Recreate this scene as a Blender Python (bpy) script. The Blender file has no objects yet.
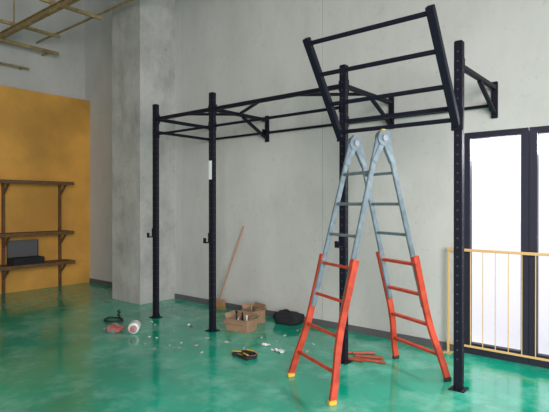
import bpy, bmesh, math, random
from mathutils import Vector, Matrix, Euler
random.seed(4)
COL = bpy.context.scene.collection
bpy.context.scene.view_settings.view_transform = 'Standard'

# ------------------------------------------------------------------ materials
def mat(name, col, rough=0.5, metal=0.0, spec=0.5, var=0.0, vscale=6.0, bump=0.0, bscale=40.0, col2=None):
    m = bpy.data.materials.new(name); m.use_nodes = True
    nt = m.node_tree; b = nt.nodes["Principled BSDF"]
    b.inputs["Roughness"].default_value = rough
    b.inputs["Metallic"].default_value = metal
    b.inputs["Specular IOR Level"].default_value = spec
    b.inputs["Base Color"].default_value = (*col, 1)
    tc = nt.nodes.new("ShaderNodeTexCoord")
    if var > 0 or col2:
        n = nt.nodes.new("ShaderNodeTexNoise"); n.inputs["Scale"].default_value = vscale
        n.inputs["Detail"].default_value = 6
        r = nt.nodes.new("ShaderNodeValToRGB")
        c2 = col2 if col2 else tuple(max(0, c*(1-var)) for c in col)
        r.color_ramp.elements[0].color = (*c2, 1); r.color_ramp.elements[0].position = 0.35
        r.color_ramp.elements[1].color = (*col, 1); r.color_ramp.elements[1].position = 0.65
        nt.links.new(tc.outputs["Object"], n.inputs["Vector"])
        nt.links.new(n.outputs["Fac"], r.inputs["Fac"])
        nt.links.new(r.outputs["Color"], b.inputs["Base Color"])
    if bump > 0:
        n2 = nt.nodes.new("ShaderNodeTexNoise"); n2.inputs["Scale"].default_value = bscale
        n2.inputs["Detail"].default_value = 4
        bp = nt.nodes.new("ShaderNodeBump"); bp.inputs["Strength"].default_value = bump
        bp.inputs["Distance"].default_value = 0.01
        nt.links.new(tc.outputs["Object"], n2.inputs["Vector"])
        nt.links.new(n2.outputs["Fac"], bp.inputs["Height"])
        nt.links.new(bp.outputs["Normal"], b.inputs["Normal"])
    return m

M_black = mat("rig_black_powdercoat", (0.008, 0.008, 0.016), 0.55, 0, 0.2)
M_hole = mat("rig_hole_grey", (0.035, 0.035, 0.045), 0.6)
M_bolt = mat("bolt_zinc", (0.30, 0.30, 0.32), 0.35, 0.8)
M_sticker = mat("sticker_white", (0.75, 0.75, 0.75), 0.5)
M_lgrey = mat("ladder_steel_bluegrey", (0.19, 0.24, 0.28), 0.4, 0.2, var=0.35, vscale=14)
M_lred = mat("ladder_red", (0.55, 0.062, 0.03), 0.45, 0.0, var=0.45, vscale=10)
M_yellow = mat("yellow_plastic", (0.62, 0.38, 0.04), 0.5)
M_rubber = mat("dark_rubber", (0.02, 0.02, 0.02), 0.7)
M_orange = mat("orange_paint", (0.74, 0.37, 0.068), 0.65, var=0.34, vscale=1.2, bump=0.15)
M_wood = mat("brown_wood", (0.17, 0.085, 0.032), 0.6, var=0.4, vscale=12)
M_card = mat("cardboard", (0.33, 0.20, 0.12), 0.85, var=0.3)
M_base = mat("baseboard_dark", (0.10, 0.10, 0.105), 0.6)
M_frame = mat("window_frame_dark", (0.012, 0.011, 0.026), 0.5)
M_rail = mat("railing_tan", (0.64, 0.41, 0.17), 0.45)
M_ybeam = mat("ceiling_beam_ochre", (0.42, 0.30, 0.14), 0.6, var=0.45, vscale=9)
M_ceil = mat("ceiling_grey", (0.30, 0.30, 0.30), 0.8)
M_white = mat("white_plastic", (0.75, 0.75, 0.73), 0.4)
M_scrap = mat("pale_scrap", (0.50, 0.52, 0.48), 0.7)
M_fabric = mat("black_fabric", (0.012, 0.012, 0.015), 0.85, bump=0.3, bscale=60)
M_redstick = mat("red_tube", (0.40, 0.07, 0.038), 0.5, var=0.3, vscale=20)
M_redbag = mat("red_bag", (0.36, 0.05, 0.04), 0.6, var=0.4, col2=(0.30, 0.27, 0.27), vscale=14)
M_broom = mat("broom_handle", (0.40, 0.20, 0.13), 0.5)
M_bristle = mat("broom_bristle", (0.35, 0.22, 0.08), 0.8)
M_offcut = mat("pale_wood", (0.48, 0.36, 0.24), 0.7, var=0.2)
M_out = mat("outside_ground", (0.88, 0.88, 0.90), 0.9)

def wall_material(name, ca, cb, stain, zs, sc, blot=0.3):
    m = bpy.data.materials.new(name); m.use_nodes = True
    nt = m.node_tree; b = nt.nodes["Principled BSDF"]; b.inputs["Roughness"].default_value = 0.8
    tc = nt.nodes.new("ShaderNodeTexCoord")
    mp = nt.nodes.new("ShaderNodeMapping"); mp.inputs["Scale"].default_value = (1.0, 1.0, zs)
    n = nt.nodes.new("ShaderNodeTexNoise"); n.inputs["Scale"].default_value = sc; n.inputs["Detail"].default_value = 8; n.inputs["Roughness"].default_value = 0.6
    r = nt.nodes.new("ShaderNodeValToRGB")
    r.color_ramp.elements[0].color = (*ca, 1); r.color_ramp.elements[0].position = 0.33
    r.color_ramp.elements[1].color = (*cb, 1); r.color_ramp.elements[1].position = 0.66
    n2 = nt.nodes.new("ShaderNodeTexNoise"); n2.inputs["Scale"].default_value = 16; n2.inputs["Detail"].default_value = 6
    r2 = nt.nodes.new("ShaderNodeValToRGB")
    r2.color_ramp.elements[0].color = (0.55, 0.55, 0.54, 1); r2.color_ramp.elements[0].position = 0.26
    r2.color_ramp.elements[1].color = (1, 1, 1, 1); r2.color_ramp.elements[1].position = 0.38
    mx = nt.nodes.new("ShaderNodeMixRGB"); mx.blend_type = 'MULTIPLY'; mx.inputs[0].default_value = stain
    n3 = nt.nodes.new("ShaderNodeTexNoise"); n3.inputs["Scale"].default_value = 3.2; n3.inputs["Detail"].default_value = 10; n3.inputs["Roughness"].default_value = 0.7
    r3 = nt.nodes.new("ShaderNodeValToRGB")
    r3.color_ramp.elements[0].color = (0.70, 0.69, 0.66, 1); r3.color_ramp.elements[0].position = 0.34
    r3.color_ramp.elements[1].color = (1, 1, 1, 1); r3.color_ramp.elements[1].position = 0.52
    mx3 = nt.nodes.new("ShaderNodeMixRGB"); mx3.blend_type = 'MULTIPLY'; mx3.inputs[0].default_value = blot
    bp = nt.nodes.new("ShaderNodeBump"); bp.inputs["Strength"].default_value = 0.1; bp.inputs["Distance"].default_value = 0.01
    L = nt.links.new
    L(tc.outputs["Object"], mp.inputs[0]); L(mp.outputs[0], n.inputs["Vector"]); L(n.outputs["Fac"], r.inputs[0])
    L(tc.outputs["Object"], n2.inputs["Vector"]); L(n2.outputs["Fac"], r2.inputs[0])
    L(mp.outputs[0], n3.inputs["Vector"]); L(n3.outputs["Fac"], r3.inputs[0])
    L(r.outputs[0], mx.inputs[1]); L(r2.outputs[0], mx.inputs[2])
    L(mx.outputs[0], mx3.inputs[1]); L(r3.outputs[0], mx3.inputs[2]); L(mx3.outputs[0], b.inputs["Base Color"])
    L(n2.outputs["Fac"], bp.inputs["Height"]); L(bp.outputs[0], b.inputs["Normal"])
    return m
M_wall = wall_material("concrete_wall_paint", (0.49, 0.478, 0.46), (0.57, 0.557, 0.54), 0.25, 0.5, 1.0, 0.22)
M_pillar = wall_material("pillar_concrete", (0.36, 0.354, 0.342), (0.50, 0.49, 0.472), 0.5, 0.7, 2.4, 0.7)

def floor_material():
    m = bpy.data.materials.new("green_epoxy_floor"); m.use_nodes = True
    nt = m.node_tree; b = nt.nodes["Principled BSDF"]; L = nt.links.new
    tc = nt.nodes.new("ShaderNodeTexCoord")
    n = nt.nodes.new("ShaderNodeTexNoise"); n.inputs["Scale"].default_value = 0.9; n.inputs["Detail"].default_value = 9; n.inputs["Roughness"].default_value = 0.65
    r = nt.nodes.new("ShaderNodeValToRGB")
    r.color_ramp.elements[0].color = (0.001, 0.25, 0.15, 1); r.color_ramp.elements[0].position = 0.32
    r.color_ramp.elements[1].color = (0.002, 0.47, 0.295, 1); r.color_ramp.elements[1].position = 0.68
    n2 = nt.nodes.new("ShaderNodeTexNoise"); n2.inputs["Scale"].default_value = 1.9; n2.inputs["Detail"].default_value = 10; n2.inputs["Roughness"].default_value = 0.72
    r2 = nt.nodes.new("ShaderNodeValToRGB")
    r2.color_ramp.elements[0].color = (0, 0, 0, 1); r2.color_ramp.elements[0].position = 0.49
    r2.color_ramp.elements[1].color = (0.7, 0.7, 0.7, 1); r2.color_ramp.elements[1].position = 0.68
    mx = nt.nodes.new("ShaderNodeMixRGB"); mx.inputs[2].default_value = (0.26, 0.64, 0.50, 1)
    rr = nt.nodes.new("ShaderNodeMapRange"); rr.inputs[1].default_value = 0.35; rr.inputs[2].default_value = 0.65
    rr.inputs[3].default_value = 0.06; rr.inputs[4].default_value = 0.26
    L(tc.outputs["Object"], n.inputs["Vector"]); L(n.outputs["Fac"], r.inputs[0])
    L(tc.outputs["Object"], n2.inputs["Vector"]); L(n2.outputs["Fac"], r2.inputs[0])
    L(r2.outputs[0], mx.inputs[0]); L(r.outputs[0], mx.inputs[1]); L(mx.outputs[0], b.inputs["Base Color"])
    L(n2.outputs["Fac"], rr.inputs[0]); L(rr.outputs[0], b.inputs["Roughness"])
    b.inputs["Specular IOR Level"].default_value = 0.85
    return m
M_floor = floor_material()

def glass_material():
    m = bpy.data.materials.new("window_glass"); m.use_nodes = True
    nt = m.node_tree; nt.nodes.clear(); L = nt.links.new
    o = nt.nodes.new("ShaderNodeOutputMaterial"); mx = nt.nodes.new("ShaderNodeMixShader"); mx.inputs[0].default_value = 0.03
    t = nt.nodes.new("ShaderNodeBsdfTransparent"); t.inputs[0].default_value = (0.97, 0.965, 0.99, 1)
    g = nt.nodes.new("ShaderNodeBsdfGlossy"); g.inputs["Roughness"].default_value = 0.05
    L(t.outputs[0], mx.inputs[1]); L(g.outputs[0], mx.inputs[2]); L(mx.outputs[0], o.inputs[0])
    return m
M_glass = glass_material()

# ------------------------------------------------------------------ helpers
def empty(name, loc, label=None, cat=None, group=None):
    e = bpy.data.objects.new(name, None); e.location = loc; e.empty_display_size = 0.1
    COL.objects.link(e)
    if label: e["label"] = label
    if cat: e["category"] = cat
    if group: e["group"] = group
    return e

def finish(name, bm, mats, parent=None, label=None, cat=None, kind=None, smooth=False, group=None):
    if not isinstance(mats, (list, tuple)): mats = [mats]
    bmesh.ops.recalc_face_normals(bm, faces=bm.faces)
    mn = Vector((min(v.co.x for v in bm.verts), min(v.co.y for v in bm.verts), min(v.co.z for v in bm.verts)))
    mxx = Vector((max(v.co.x for v in bm.verts), max(v.co.y for v in bm.verts), max(v.co.z for v in bm.verts)))
    c = (mn+mxx)/2
    bmesh.ops.translate(bm, vec=-c, verts=bm.verts)
    me = bpy.data.meshes.new(name); bm.to_mesh(me); bm.free()
    for m in mats: me.materials.append(m)
    if smooth:
        for p in me.polygons: p.use_smooth = True
    o = bpy.data.objects.new(name, me); COL.objects.link(o)
    if parent is not None:
        o.parent = parent
        bpy.context.view_layer.update()
        o.matrix_parent_inverse = parent.matrix_world.inverted()
    o.location = c
    if label: o["label"] = label
    if cat: o["category"] = cat
    if kind: o["kind"] = kind
    if group: o["group"] = group
    return o

def box(bm, c, s, rot=None, mi=0, bev=0.0):
    r = bmesh.ops.create_cube(bm, size=1.0)
    vs = r["verts"]
    bmesh.ops.scale(bm, vec=s, verts=vs)
    if bev > 0:
        es = list({e for v in vs for e in v.link_edges})
        rb = bmesh.ops.bevel(bm, geom=es, offset=bev, segments=2, affect='EDGES')
        vs = list({v for f in rb["faces"] for v in f.verts} | {v for v in vs if v.is_valid})
    if rot is not None: bmesh.ops.rotate(bm, cent=(0, 0, 0), matrix=rot, verts=vs)
    bmesh.ops.translate(bm, vec=c, verts=vs)
    for f in {f for v in vs for f in v.link_faces}: f.material_index = mi
    return vs

def frame_rot(d, up=Vector((0, 0, 1))):
    z = d.normalized()
    if abs(z.dot(up)) > 0.99: up = Vector((0, 1, 0))
    x = up.cross(z).normalized(); y = z.cross(x)
    return Matrix((x, y, z)).transposed()

def bar(bm, p1, p2, w, h, mi=0, bev=0.004, up=Vector((0, 0, 1))):
    p1 = Vector(p1); p2 = Vector(p2); d = p2-p1
    return box(bm, (p1+p2)/2, (w, h, d.length), frame_rot(d, up), mi, bev)

def cyl(bm, p1, p2, r, r2=None, seg=16, mi=0):
    p1 = Vector(p1); p2 = Vector(p2); d = p2-p1
    rr = bmesh.ops.create_cone(bm, cap_ends=True, segments=seg, radius1=r, radius2=r if r2 is None else r2, depth=d.length)
    vs = rr["verts"]
    bmesh.ops.rotate(bm, cent=(0, 0, 0), matrix=frame_rot(d), verts=vs)
    bmesh.ops.translate(bm, vec=(p1+p2)/2, verts=vs)
    for f in {f for v in vs for f in v.link_faces}: f.material_index = mi
    return vs

def tube_path(bm, pts, r, seg=8, mi=0):
    rings = []
    pts = [Vector(p) for p in pts]
    for i, p in enumerate(pts):
        d = (pts[min(i+1, len(pts)-1)]-pts[max(i-1, 0)])
        R = frame_rot(d)
        rings.append([bm.verts.new(p + R @ Vector((math.cos(a)*r, math.sin(a)*r, 0))) for a in [2*math.pi*k/seg for k in range(seg)]])
    for a, b in zip(rings[:-1], rings[1:]):
        for k in range(seg):
            f = bm.faces.new((a[k], a[(k+1) % seg], b[(k+1) % seg], b[k])); f.material_index = mi
    bm.faces.new(rings[0]); bm.faces.new(list(reversed(rings[-1])))

# ------------------------------------------------------------------ room shell
WY = 5.03
XL = -8.9
WX0, WX1, WT = -1.67, 0.74, 2.214
def st(name, boxes, m, label, cat):
    bm = bmesh.new()
    for lo, hi in boxes:
        lo = Vector(lo); hi = Vector(hi)
        box(bm, (lo+hi)/2, hi-lo)
    o = finish(name, bm, m, kind="structure", label=label); o["category"] = cat; return o
st("floor", [((XL-0.2, -6.2, -0.1), (6, WY+0.2, 0))], M_floor, "glossy green epoxy floor with dusty scuffs", "floor")
bm = bmesh.new()
def seg_wall(x0, x1, z0, z1):
    box(bm, ((x0+x1)/2, WY+0.1, (z0+z1)/2), (x1-x0, 0.2, z1-z0))
joints = [XL-0.2, -6.0, -3.37, WX0]
for a, b in zip(joints[:-1], joints[1:]):
    seg_wall(a+0.0025, b-(0.0025 if b != WX0 else 0), 0, 6)
seg_wall(WX0, WX1, WT, 6); seg_wall(WX1, 6, 0, 6)
box(bm, (-5.4, WY+0.105, 3), (7.2, 0.15, 5.98))
finish("wall_back", bm, M_wall, kind="structure", label="tall pale grey painted concrete panel wall", cat="wall")
st("wall_left", [((XL-0.2, -6, 0), (XL, WY, 6))], M_wall, "pale grey concrete wall above the orange partition", "wall")
st("wall_light_blocker", [((XL-0.2, -6.2, 0), (-3.0, -6.0, 6)), ((-3.0, -6.2, 4.4), (6, -6.0, 6))], M_wall, "unseen pale grey wall with a wide opening, added to dim the room", "wall")  # out-of-view wall added to cut sky light, mostly on the left side
st("wall_partition", [((XL, -6, 0), (-8.725, WY, 3.48))], M_orange, "orange painted partition wall", "wall")
st("ceiling", [((XL-0.2, -6.2, 6), (6, WY+0.2, 6.15))], M_ceil, "grey industrial ceiling", "ceiling")
st("trim_1", [((-6.92, 4.37, 0), (-6.18, WY, 6))], M_pillar, "square mottled grey concrete pillar", "pillar")
st("baseboard_back", [((-6.18, WY-0.015, 0), (WX0, WY, 0.075))], M_base, "dark grey baseboard", "baseboard")
st("baseboard_left", [((XL+0.175, WY-0.015, 0), (-6.92, WY, 0.075))], M_base, "dark grey baseboard", "baseboard")

def window(name, x0, x1):
    root = empty(name, ((x0+x1)/2, WY, 0)); root["kind"] = "structure"; root["category"] = "window"
    root["label"] = "full height glazed leaf with dark blue-black frame"
    bm = bmesh.new(); y = WY+0.03; fw = 0.068
    def b2(xa, xb, za, zb, d=0.07): box(bm, ((xa+xb)/2, y, (za+zb)/2), (xb-xa, d, zb-za), bev=0.004)
    b2(x0, x0+fw, 0, WT); b2(x1-fw, x1, 0, WT)
    b2(x0+fw, x1-fw, WT-0.06, WT); b2(x0+fw, x1-fw, 0, 0.11)
    finish("window_frame", bm, M_frame, root)
    bm = bmesh.new(); box(bm, ((x0+x1)/2, y, (0.11+WT-0.06)/2), (x1-x0-2*fw, 0.008, WT-0.17))
    finish("window_pane", bm, M_glass, root)
window("window_1", WX0+0.002, -1.066)
window("window_2", -1.064, -0.465)
window("window_3", -0.463, 0.137)
window("window_4", 0.139, WX1-0.002)
bm = bmesh.new(); box(bm, (0, 25.3, -0.06), (80, 40, 0.1))
finish("ground", bm, M_out, kind="structure", label="pale paved ground outside the windows", cat="ground")

# railing
root = empty("safety_railing", (-0.5, WY-0.1, 0), "tan painted metal railing in front of the windows", "railing")
ry = WY-0.09
bm = bmesh.new(); bar(bm, (-1.80, ry, 1.045), (0.8, ry, 1.045), 0.02, 0.026); finish("top_rail", bm, M_rail, root)
bm = bmesh.new(); bar(bm, (-1.80, ry, 0.10), (0.8, ry, 0.10), 0.016, 0.02); finish("bottom_rail", bm, M_rail, root)
for x in (-1.785, -0.5, 0.785):
    bm = bmesh.new(); bar(bm, (x, ry, 0), (x, ry, 1.03), 0.022, 0.022); box(bm, (x, ry, 0.005), (0.08, 0.08, 0.01)); finish("railing_post", bm, M_rail, root)
x = -1.68
while x < 0.75:
    if abs(x+0.5) > 0.04:
        bm = bmesh.new(); cyl(bm, (x, ry, 0.105), (x, ry, 1.035), 0.0045, seg=8); finish("baluster", bm, M_rail, root)
    x += 0.115

# overhead rail
def ib(bm, p1, p2, w, h):
    p1 = Vector(p1); p2 = Vector(p2); z = Vector((0, 0, 1))
    bar(bm, p1+z*(h/2-0.008), p2+z*(h/2-0.008), w, 0.016, bev=0.002)
    bar(bm, p1-z*(h/2-0.008), p2-z*(h/2-0.008), w, 0.016, bev=0.002)
    bar(bm, p1, p2, 0.012, h-0.03, bev=0.002)
ob = empty("overhead_beam", (-6, 3.2, 4.3), "worn yellow-tan steel overhead rail with small cross supports", "overhead beam")
bm = bmesh.new(); ib(bm, (XL, 3.4, 4.28), (4, 3.4, 4.28), 0.065, 0.10); finish("rail_beam", bm, M_ybeam, ob)
x = -8.15
while x < 3.5:
    bm = bmesh.new(); bar(bm, (x, 3.2, 4.355), (x, 4.15, 4.355), 0.04, 0.05)
    bar(bm, (x, 3.4, 4.37), (x, 3.4, 6.0), 0.02, 0.02)
    finish("cross_support", bm, M_ybeam, ob); x += 1.3
bm = bmesh.new(); cyl(bm, (XL, 4.1, 4.40), (4, 4.1, 4.40), 0.018); finish("conduit", bm, M_ybeam, ob)
bm = bmesh.new(); cyl(bm, (XL+0.3, -3, 4.20), (XL+0.3, 4.35, 4.20), 0.030)
for yy in (0, 2, 4.2): bar(bm, (XL, yy, 4.20), (XL+0.3, yy, 4.20), 0.03, 0.03)
finish("wall_pipe", bm, M_ybeam, label="brownish steel pipe on brackets along the upper wall", cat="pipe")
bm = bmesh.new(); cyl(bm, (XL+0.15, -3, 3.86), (XL+0.15, 3.9, 3.86), 0.018)
for yy in (0, 2, 3.8): bar(bm, (XL, yy, 3.86), (XL+0.15, yy, 3.86), 0.02, 0.02)
finish("wall_pipe", bm, M_ybeam, label="thin brownish conduit along the upper wall", cat="pipe")

# ------------------------------------------------------------------ rig
PX = {"A": -5.323, "B": -4.243, "C": -2.443, "D": -1.363}; PY = 4.01; H = 2.815; T = 0.066
rig = empty("pull_up_rig", (-3.3, PY, 0), "black steel workout rig with perforated posts and slanted monkey bars", "workout rig")
for k, x in PX.items():
    bm = bmesh.new()
    box(bm, (x, PY, H/2+0.004), (T, T, H-0.008), bev=0.006)
    z = 0.25
    while z < H-0.05:
        for sx, sy in ((0, -1), (1, 0), (0, 1), (-1, 0)):
            n = Vector((sx, sy, 0)); c = Vector((x, PY, z))+n*(T/2)
            cyl(bm, c-n*0.002, c+n*0.0006, 0.008, seg=10, mi=1)
        z += 0.075
    finish("upright_post", bm, [M_black, M_hole], rig)
    bm = bmesh.new(); box(bm, (x, PY, 0.004), (0.125, 0.125, 0.008), bev=0.002)
    box(bm, (x, PY-0.045, 0.022), (0.008, 0.03, 0.035)); box(bm, (x, PY+0.045, 0.022), (0.008, 0.03, 0.035))
    finish("base_plate", bm, M_black, rig)
    for dx in (-0.05, 0.05):
        for dy in (-0.05, 0.05):
            bm = bmesh.new(); cyl(bm, (x+dx, PY+dy, 0.008), (x+dx, PY+dy, 0.016), 0.006, seg=6); finish("anchor_bolt", bm, M_hole, rig)
    bm = bmesh.new()
    bar(bm, (x, PY+T/2, 2.62), (x, WY-0.03, 2.62), 0.042, 0.042)
    bar(bm, (x, WY-0.02, 2.33), (x, WY-0.02, 2.68), 0.055, 0.035, up=Vector((0, 1, 0)))
    if k in "BCD":
        bar(bm, (x, WY-0.04, 2.38), (x, WY-0.50, 2.60), 0.035, 0.035)
    else:
        bar(bm, (x, PY+T/2, 2.45), (x, WY-0.03, 2.45), 0.035, 0.035)
    box(bm, (x, PY+T/2+0.005, 2.62), (0.065, 0.01, 0.12))
    finish("wall_bracket", bm, M_black, rig)
def longbar(a, b, h, w=0.042, r=False, y=PY, off=T/2):
    bm = bmesh.new()
    xa, xb = PX[a]+off, PX[b]-off
    if r: cyl(bm, (xa, y, h), (xb, y, h), 0.016)
    else: bar(bm, (xa, y, h), (xb, y, h), w, w)
    for xx in (xa+0.004, xb-0.004): box(bm, (xx, y, h), (0.008, 0.06, 0.10), bev=0.002)
    finish("pull_up_bar", bm, M_black, rig)
longbar("A", "B", 2.42, r=True)
longbar("A", "B", 2.62)
longbar("B", "C", 2.42, r=True)
longbar("B", "C", 2.62)
longbar("C", "D", 2.28, w=0.036)
for p, q in (("A", "B"), ("B", "C"), ("C", "D")):
    longbar(p, q, 2.45, r=True, y=WY-0.05, off=0.028)
for x0, dx in ((PX["B"], 0.75), (PX["C"], -0.6), (PX["B"], -0.5)):
    bm = bmesh.new(); bar(bm, (x0, PY+0.45, 2.62), (x0+dx, PY, 2.62), 0.03, 0.03); finish("corner_brace", bm, M_black, rig)
for k, h in (("A", 1.12), ("B", 1.10), ("C", 1.15)):
    x = PX[k]; bm = bmesh.new(); y0 = PY-T/2
    box(bm, (x, y0-0.006, h), (0.062, 0.012, 0.12), bev=0.002)
    box(bm, (x, y0-0.05, h-0.05), (0.045, 0.09, 0.014), bev=0.002)
    box(bm, (x, y0-0.09, h-0.025), (0.045, 0.012, 0.06), bev=0.002)
    finish("barbell_hook", bm, M_black, rig)
bm = bmesh.new(); box(bm, (PX["B"], PY-T/2-0.0015, 1.90), (0.05, 0.002, 0.22)); finish("sticker", bm, M_sticker, rig, label="white rectangular sticker")
mf = empty("monkey_bar_frame", (-1.9, PY, 2.2)); mf.parent = rig
bpy.context.view_layer.update(); mf.matrix_parent_inverse = rig.matrix_world.inverted()
y0, z0, y1, z1 = PY-T/2-0.03, 2.13, 3.40, 2.91
for x in (PX["C"], PX["D"]):
    bm = bmesh.new(); bar(bm, (x, y0, z0), (x, y1, z1), 0.058, 0.058, bev=0.005)
    box(bm, (x, PY-T/2-0.01, z0+0.05), (0.095, 0.02, 0.18), bev=0.003)
    finish("side_rail", bm, M_black, mf)
for t in (0.05, 0.35, 0.65, 0.95):
    y = y0+(y1-y0)*t; z = z0+(z1-z0)*t
    bm = bmesh.new(); cyl(bm, (PX["C"]+0.03, y, z), (PX["D"]-0.03, y, z), 0.019)
    finish("rung", bm, M_black, mf)

# ------------------------------------------------------------------ folding ladder
LC = Vector((-2.045, 3.757, 0)); s = Vector((0.425, 0.905, 0)); a = Vector((0.905, -0.425, 0)); Z = Vector((0, 0, 1))
ladder = empty("folding_ladder", LC, "telescopic folding ladder, blue-grey upper section and red-orange lower legs", "ladder")
HT = 2.04
def lp(side, lat, h):
    off = 0.045+(0.5775-0.045)*(1-h/HT)
    return LC + s*side*off + a*lat + Z*h
for side in (-1, 1):
    up = (lp(side, 0, 1)-lp(side, 0, 0)).normalized()
    nrm = a.cross(up)
    sec = empty("upper_section", lp(side, 0, 1.3)); sec.parent = ladder
    bpy.context.view_layer.update(); sec.matrix_parent_inverse = ladder.matrix_world.inverted()
    low = empty("lower_section", lp(side, 0, 0.3)); low.parent = ladder
    bpy.context.view_layer.update(); low.matrix_parent_inverse = ladder.matrix_world.inverted()
    for l in (-1, 1):
        bm = bmesh.new(); bar(bm, lp(side, l*0.195, HT), lp(side, l*0.222, 0.62), 0.046, 0.023, up=a*1.0)
        finish("rail", bm, M_lgrey, sec)
        bm = bmesh.new()
        prof = [(1.06, 0.246), (0.72, 0.243), (0.60, 0.243), (0.52, 0.246), (0.43, 0.256), (0.34, 0.273), (0.24, 0.298), (0.13, 0.320), (0.03, 0.333)]
        prev = None
        for h, lat in prof:
            c = lp(side, l*lat, h)
            ring = [bm.verts.new(c + nrm*dx*0.027 + a*dy*0.014) for dx, dy in ((-1, -1), (1, -1), (1, 1), (-1, 1))]
            if prev:
                for i in range(4): bm.faces.new((prev[i], prev[(i+1) % 4], ring[(i+1) % 4], ring[i]))
            else: bm.faces.new(ring)
            prev = ring
        bm.faces.new(list(reversed(prev)))
        finish("rail", bm, M_lred, low)
        bm = bmesh.new(); c = lp(side, l*0.335, 0.018)
        box(bm, c, (0.066, 0.036, 0.036), Matrix((s, a, Z)).transposed(), bev=0.006)
        finish("foot", bm, M_yellow if (side == -1) else M_rubber, low, label="yellow plastic foot cap" if side == -1 else "dark rubber foot")
        bm = bmesh.new(); c = lp(side, l*0.235, 1.03)
        bar(bm, c-up*0.028, c+up*0.028, 0.06, 0.052, up=a*1.0); finish("locking_collar", bm, M_lred, low)
    for h in (1.76, 1.50, 1.24):
        bm = bmesh.new(); w = 0.195+(HT-h)/(HT-0.62)*0.027-0.01
        bar(bm, lp(side, -w, h), lp(side, w, h), 0.030, 0.022, up=up)
        finish("rung", bm, M_lgrey, sec)
    for h, w in ((0.99, 0.24), (0.73, 0.24), (0.47, 0.245), (0.22, 0.292)):
        bm = bmesh.new(); bar(bm, lp(side, -w, h), lp(side, w, h), 0.034, 0.024, up=up)
        finish("rung", bm, M_lred, low)
for l in (-1, 1):
    c = LC + a*l*0.20 + Z*(HT+0.0)
    bm = bmesh.new(); cyl(bm, c-a*0.025, c+a*0.025, 0.065, seg=28)
    cyl(bm, c-a*0.035, c+a*0.035, 0.024, seg=16, mi=1)
    for side in (-1, 1):
        bar(bm, c-Z*0.01, lp(side, l*0.198, HT-0.20), 0.05, 0.036, up=a*1.0)
    finish("hinge", bm, [M_lgrey, M_bolt], ladder, label="round locking hinge")
    bm = bmesh.new(); box(bm, c+Z*0.062, (0.05, 0.045, 0.024), Matrix((s, a, Z)).transposed(), bev=0.008)
    if l == 1:
        finish("hinge_lever", bm, M_yellow, ladder, label="yellow release lever")
    else:
        finish("hinge_lever", bm, M_lgrey, ladder)

# ------------------------------------------------------------------ shelf on orange wall
sh = empty("wall_shelf", (-8.5, 3.7, 0), "brown wooden three-tier shelf fixed to the orange wall", "shelf")
xw = -8.725
for y in (4.42, 3.45, 2.4):
    bm = bmesh.new()
    bar(bm, (xw+0.02, y, 0), (xw+0.02, y, 1.88), 0.065, 0.04)
    finish("upright", bm, M_wood, sh)
    for h in (1.86, 0.98, 0.45):
        bm = bmesh.new(); bar(bm, (xw+0.04, y, h-0.20), (xw+0.24, y, h-0.02), 0.026, 0.035); finish("brace", bm, M_wood, sh)
for h, d in ((1.88, 0.30), (1.00, 0.30), (0.47, 0.34)):
    bm = bmesh.new(); box(bm, (xw+d/2+0.001, 3.27, h), (d, 2.54, 0.035), bev=0.003)
    box(bm, (xw+d+0.012, 3.27, h-0.012), (0.022, 2.54, 0.06), bev=0.003)
    finish("shelf_board", bm, M_wood, sh)

# open tool case
cx, cy, cz = -8.525, 3.74, 0.4895
case = empty("tool_case", (cx, cy, cz), "open black tool case lying on the lower shelf", "tool case")
bm = bmesh.new(); t = 0.012; W, D, Hh = 0.50, 0.26, 0.11
box(bm, (cx, cy, cz+t/2), (D, W, t), bev=0.003)
box(bm, (cx-D/2, cy, cz+Hh/2), (t, W, Hh), bev=0.003); box(bm, (cx+D/2, cy, cz+Hh/2), (t, W, Hh), bev=0.003)
box(bm, (cx, cy-W/2, cz+Hh/2), (D, t, Hh), bev=0.003); box(bm, (cx, cy+W/2, cz+Hh/2), (D, t, Hh), bev=0.003)
for i in range(5): box(bm, (cx, cy-0.18+0.09*i, cz+0.08), (0.16, 0.03, 0.06), Matrix.Rotation(0.3*i, 3, 'Z'), bev=0.006)
finish("tray", bm, M_fabric, case)
bm = bmesh.new()
lx = cx-D/2; R = Matrix.Rotation(-0.02, 3, 'Y')
box(bm, (lx-0.004, cy, cz+Hh+0.14), (t, W, 0.28), R, bev=0.003)
box(bm, (lx+0.018, cy, cz+Hh+0.28), (0.045, W, t), R, bev=0.003)
box(bm, (lx+0.018, cy-W/2, cz+Hh+0.14), (0.045, t, 0.28), R, bev=0.003); box(bm, (lx+0.018, cy+W/2, cz+Hh+0.14), (0.045, t, 0.28), R, bev=0.003)
finish("lid", bm, M_base, case)
bm = bmesh.new(); tube_path(bm, [(cx+D/2+0.01, cy-0.08, cz+0.07), (cx+D/2+0.035, cy-0.07, cz+0.06), (cx+D/2+0.035, cy+0.07, cz+0.06), (cx+D/2+0.01, cy+0.08, cz+0.07)], 0.008)
finish("handle", bm, M_rubber, case)

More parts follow.
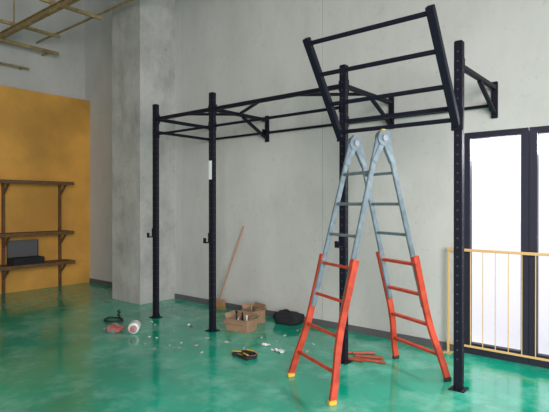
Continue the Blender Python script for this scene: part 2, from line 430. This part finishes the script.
def soft_bag(name, c, size, m, rotz=0, label="", cat="bag", sq=0.55, jitter=0.04):
    root = empty(name, c, label, cat)
    bm = bmesh.new(); bmesh.ops.create_cube(bm, size=2.0)
    bmesh.ops.subdivide_edges(bm, edges=bm.edges[:], cuts=5, use_grid_fill=True)
    for v in bm.verts:
        n = v.co.normalized()
        v.co = v.co*(1-sq)+n*sq*1.15
        v.co *= 1+random.uniform(-jitter, jitter)
        v.co.z *= 1.0-0.28*max(0, v.co.x)
        v.co.x *= size[0]/2; v.co.y *= size[1]/2; v.co.z *= size[2]/2
        v.co.z = max(v.co.z, -size[2]/2*0.9)
        v.co.z += size[2]/2*0.9
    bmesh.ops.rotate(bm, cent=(0, 0, 0), matrix=Matrix.Rotation(rotz, 3, 'Z'), verts=bm.verts)
    bmesh.ops.translate(bm, vec=c, verts=bm.verts)
    mnz = min(v.co.z for v in bm.verts)
    for v in bm.verts: v.co.z -= (mnz-c[2])
    finish("body", bm, m, root, smooth=True)
    return root
def arc_pts(c, r, h, rotz, n=10):
    d = Vector((math.cos(rotz), math.sin(rotz), 0))
    return [Vector(c)+d*math.cos(t)*r+Vector((0, 0, math.sin(t)*h)) for t in [math.pi*i/n for i in range(n+1)]]
b = soft_bag("black_bag", (-3.76, 4.86, 0.0), (0.34, 0.2, 0.15), M_fabric, 0.1, "low black fabric bag lying by the wall", "bag", sq=0.28, jitter=0.09)
bm = bmesh.new(); tube_path(bm, arc_pts((-3.80, 4.86, 0.12), 0.06, 0.05, 0.1), 0.008); finish("handle", bm, M_fabric, b)

# ------------------------------------------------------------------ cardboard boxes
def carton(name, c, sx, sy, sz, rotz, label, fl=(0.4, 0.4, 0.4, 0.4)):
    root = empty(name, c, label, "box")
    R = Matrix.Rotation(rotz, 3, 'Z'); C = Vector(c); t = 0.006
    bm = bmesh.new()
    def bb(cc, ss): box(bm, C+R @ Vector(cc), ss, R)
    bb((0, 0, t/2), (sx, sy, t)); bb((-sx/2, 0, sz/2), (t, sy, sz)); bb((sx/2, 0, sz/2), (t, sy, sz))
    bb((0, -sy/2, sz/2), (sx, t, sz)); bb((0, sy/2, sz/2), (sx, t, sz))
    finish("body", bm, M_card, root)
    for i, (cx, cy, ang, ax) in enumerate(((-sx/2, 0, -0.3, 'Y'), (sx/2, 0, 0.9, 'Y'), (0, -sy/2, 2.2, 'X'), (0, sy/2, -0.2, 'X'))):
        bm = bmesh.new(); L = sy*fl[i]
        rr = Matrix.Rotation(ang, 3, ax)
        dim = (t, sy*0.98, L) if ax == 'Y' else (sx*0.98, t, L)
        box(bm, C+R @ (Vector((cx, cy, sz))+rr @ Vector((0, 0, L/2))), dim, R @ rr)
        finish("flap", bm, M_card, root)
    return root
cc = Vector((-4.01, 4.26, 0))
carton("cardboard_box", cc, 0.31, 0.20, 0.14, 0.12, "open brown cardboard box of parts beside a rig post", (0.3, 0.4, 0.35, 0.3))
carton("cardboard_box", (-4.17, 4.66, 0), 0.24, 0.18, 0.16, -0.2, "open brown cardboard box near the wall", (0.3, 0.3, 0.3, 0.35))
def fit(base, n, span):
    for i in range(n):
        x = base.x-span/2+span*i/(n-1); y = base.y+random.uniform(-0.05, 0.05)
        bm = bmesh.new(); bar(bm, (x, y, 0.012), (x+random.uniform(-0.008, 0.008), y+random.uniform(-0.02, 0.02), random.uniform(0.13, 0.22)), 0.020, 0.012)
        finish("metal_bracket", bm, [M_black, M_offcut, M_bolt, M_white][i % 4], label="small rig fitting standing in the open box", cat="fitting", group="fittings in the cardboard box")
fit(cc, 8, 0.22)
fit(Vector((-4.17, 4.66, 0)), 4, 0.14)

tub = empty("white_tub", (-4.87, 3.36, 0), "small white plastic tub lying on the green floor", "tub")
bm = bmesh.new(); d = Vector((0.75, -0.66, 0)).normalized(); c = Vector((-4.87, 3.36, 0.068))
cyl(bm, c-d*0.09, c+d*0.05, 0.066, 0.062, seg=28); cyl(bm, c+d*0.05, c+d*0.072, 0.062, 0.04, seg=28)
finish("body", bm, M_white, tub)
bm = bmesh.new(); cyl(bm, c+d*0.068, c+d*0.10, 0.038, seg=24); finish("cap", bm, M_redbag, tub, label="reddish screw cap")
b = soft_bag("plastic_bag", (-5.11, 3.26, 0), (0.20, 0.13, 0.085), M_redbag, 0.3, "crumpled red and grey plastic bag on the floor", "bag", jitter=0.14)
bm = bmesh.new(); tube_path(bm, arc_pts((-5.11, 3.26, 0.06), 0.045, 0.035, 0.5), 0.006); finish("handle", bm, M_redbag, b)
bm = bmesh.new(); pts = [Vector((-5.60+0.14*math.cos(t)*(1+0.1*math.sin(3*t)), 3.55+0.10*math.sin(t), 0.008+0.0006*t)) for t in [i*0.35 for i in range(60)]]
pts += [pts[-1]+Vector((-0.03*i, 0.02*i+0.02*math.sin(i), 0)) for i in range(1, 14)]
tube_path(bm, pts, 0.008, 6); finish("cable", bm, M_rubber, label="loosely coiled black cable on the floor", cat="cable", smooth=True)

# broom
br = empty("broom", (-5.02, 4.9, 0), "broom with reddish wooden handle leaning on the wall", "broom")
bm = bmesh.new(); cyl(bm, (-5.02, 4.86, 0.12), (-4.675, 5.015, 1.19), 0.011, seg=12); finish("handle", bm, M_broom, br)
bm = bmesh.new(); box(bm, (-5.03, 4.86, 0.125), (0.26, 0.05, 0.04), Matrix.Rotation(0.1, 3, 'Z'), bev=0.008); finish("head", bm, M_broom, br)
bm = bmesh.new()
for i in range(26):
    for j in range(3):
        x = -5.03+(i-12.5)*0.0098; y = 4.86+(j-1)*0.015
        cyl(bm, (x, y, 0.11), (x+(i-12.5)*0.001, y+(j-1)*0.006, 0.0), 0.004, 0.002, seg=5)
o = finish("bristles", bm, M_bristle, br); o["kind"] = "stuff"

# tool belt
C = Vector((-3.26, 3.54, 0))
tb = empty("tool_belt", C, "black tool belt with yellow trim lying on the floor", "tool belt")
bm = bmesh.new(); n = 28; prev = None
for i in range(n+1):
    t = 2*math.pi*i/n*0.93+0.6; p = C+Vector((0.11*math.cos(t), 0.075*math.sin(t), 0.0))
    nn = Vector((math.cos(t), math.sin(t), 0))
    ring = [bm.verts.new(p+nn*dx*0.006+Vector((0, 0, z))) for dx, z in ((-1, 0.0), (1, 0.0), (1.6, 0.04), (-0.4, 0.04))]
    if prev:
        for k in range(4):
            f = bm.faces.new((prev[k], prev[(k+1) % 4], ring[(k+1) % 4], ring[k])); f.material_index = 1 if k == 2 else 0
    else: bm.faces.new(ring)
    prev = ring
bm.faces.new(list(reversed(prev)))
finish("belt", bm, [M_fabric, M_yellow], tb)
for dx, dy, rz in ((-0.08, -0.055, 0.4), (0.05, -0.07, -0.3), (0.0, 0.05, 0.1)):
    bm = bmesh.new(); box(bm, C+Vector((dx, dy, 0.026)), (0.10, 0.06, 0.05), Matrix.Rotation(rz, 3, 'Z'), bev=0.014)
    box(bm, C+Vector((dx, dy, 0.053)), (0.09, 0.018, 0.008), Matrix.Rotation(rz, 3, 'Z'), bev=0.002, mi=1)
    finish("pouch", bm, [M_fabric, M_yellow], tb)

def crumple(name, c, sx, sy, m, label, cat):
    bm = bmesh.new(); bmesh.ops.create_grid(bm, x_segments=8, y_segments=6, size=0.5)
    for v in bm.verts:
        v.co.x *= sx*random.uniform(0.8, 1.1); v.co.y *= sy*random.uniform(0.8, 1.1); v.co.z = random.uniform(0.0, 0.022)
    bmesh.ops.translate(bm, vec=Vector(c)+Vector((0, 0, 0.001)), verts=bm.verts)
    finish(name, bm, m, label=label, cat=cat)
crumple("crumpled_paper", (-3.13, 3.88, 0), 0.15, 0.08, M_white, "crumpled white paper on the floor", "paper")
crumple("crumpled_paper", (-3.36, 3.95, 0), 0.09, 0.06, M_white, "crumpled white paper on the floor", "paper")

# red tubes fanned out
for i, (dx, dy, ang, L) in enumerate(((-0.15, -0.17, 0.10, 0.28), (0.02, -0.10, 0.22, 0.30), (-0.03, -0.01, 0.40, 0.26), (-0.13, 0.07, 0.70, 0.22), (-0.27, -0.05, 1.0, 0.15))):
    c = Vector((-2.28+dx, 4.27+dy, 0.0145)); d = Vector((math.cos(ang), math.sin(ang), 0))*L/2
    bm = bmesh.new(); cyl(bm, c-d, c+d, 0.014, seg=12); cyl(bm, c+d, c+d*1.05, 0.010, seg=12)
    finish("red_tube", bm, M_redstick, label="short red-brown tube lying on the floor", cat="tube", group="red tubes on the floor")

spots = [(-5.0, 3.75), (-4.75, 4.0), (-4.6, 3.72), (-4.5, 3.4), (-4.05, 3.75), (-3.8, 3.85), (-3.6, 4.15), (-4.85, 4.35), (-3.5, 3.75), (-4.15, 3.3), (-5.3, 3.6), (-4.5, 4.35), (-3.0, 4.3), (-2.9, 4.05), (-5.1, 4.2), (-3.7, 3.35)]
spots += [(random.uniform(-5.6, -3.0), random.uniform(3.0, 4.8)) for _ in range(40)]
for i, (x, y) in enumerate(spots):
    if i >= 16 and (any(math.hypot(x-px, y-PY) < 0.16 for px in PX.values()) or math.hypot(x+4.05, y-4.4) < 0.5 or math.hypot(x+5, y-3.3) < 0.32 or math.hypot(x+5.6, y-3.6) < 0.4 or math.hypot(x+3.2, y-3.6) < 0.4 or math.hypot(x+3.74, y-4.86) < 0.28 or math.hypot(x+5.03, y-4.86) < 0.25): continue
    bm = bmesh.new(); L = random.uniform(0.015, 0.05)
    box(bm, (x, y, 0.005), (L, random.uniform(0.008, 0.022), 0.009), Matrix.Rotation(random.uniform(0, 3), 3, 'Z'), bev=0.002)
    finish("wood_offcut", bm, [M_scrap, M_offcut, M_bolt][i % 3], label="small pale offcut on the floor", cat="offcut", group="offcuts scattered on the floor")

# ------------------------------------------------------------------ light
w = bpy.data.worlds.new("World"); bpy.context.scene.world = w; w.use_nodes = True
bg = w.node_tree.nodes["Background"]; bg.inputs[0].default_value = (0.97, 0.97, 1.0, 1); bg.inputs[1].default_value = 1.4
def area(loc, target, sx, sy, e, col=(1, 1, 1), spread=180):
    l = bpy.data.lights.new("daylight_opening", 'AREA'); l.shape = 'RECTANGLE'; l.size = sx; l.size_y = sy; l.energy = e; l.color = col
    l.spread = math.radians(spread)
    o = bpy.data.objects.new("daylight_opening", l); COL.objects.link(o); o.location = loc
    o.rotation_euler = (Vector(target)-Vector(loc)).to_track_quat('-Z', 'Y').to_euler()
area((2.6, -1.2, 2.2), (-3.0, 5.0, 0.4), 4, 3, 225, (1, 0.985, 0.965), 105)
area((-0.6, 4.85, 2.1), (-2.0, 2.5, 0), 2.2, 0.3, 38, (0.96, 0.98, 1.0), 140)

cam = bpy.data.cameras.new("Camera"); cam.sensor_width = 36; cam.lens = 36*490/549
co = bpy.data.objects.new("Camera", cam); COL.objects.link(co)
co.location = (0, 0, 1.5); co.rotation_euler = (math.radians(90-0.23), 0, math.radians(39.4))
bpy.context.scene.camera = co
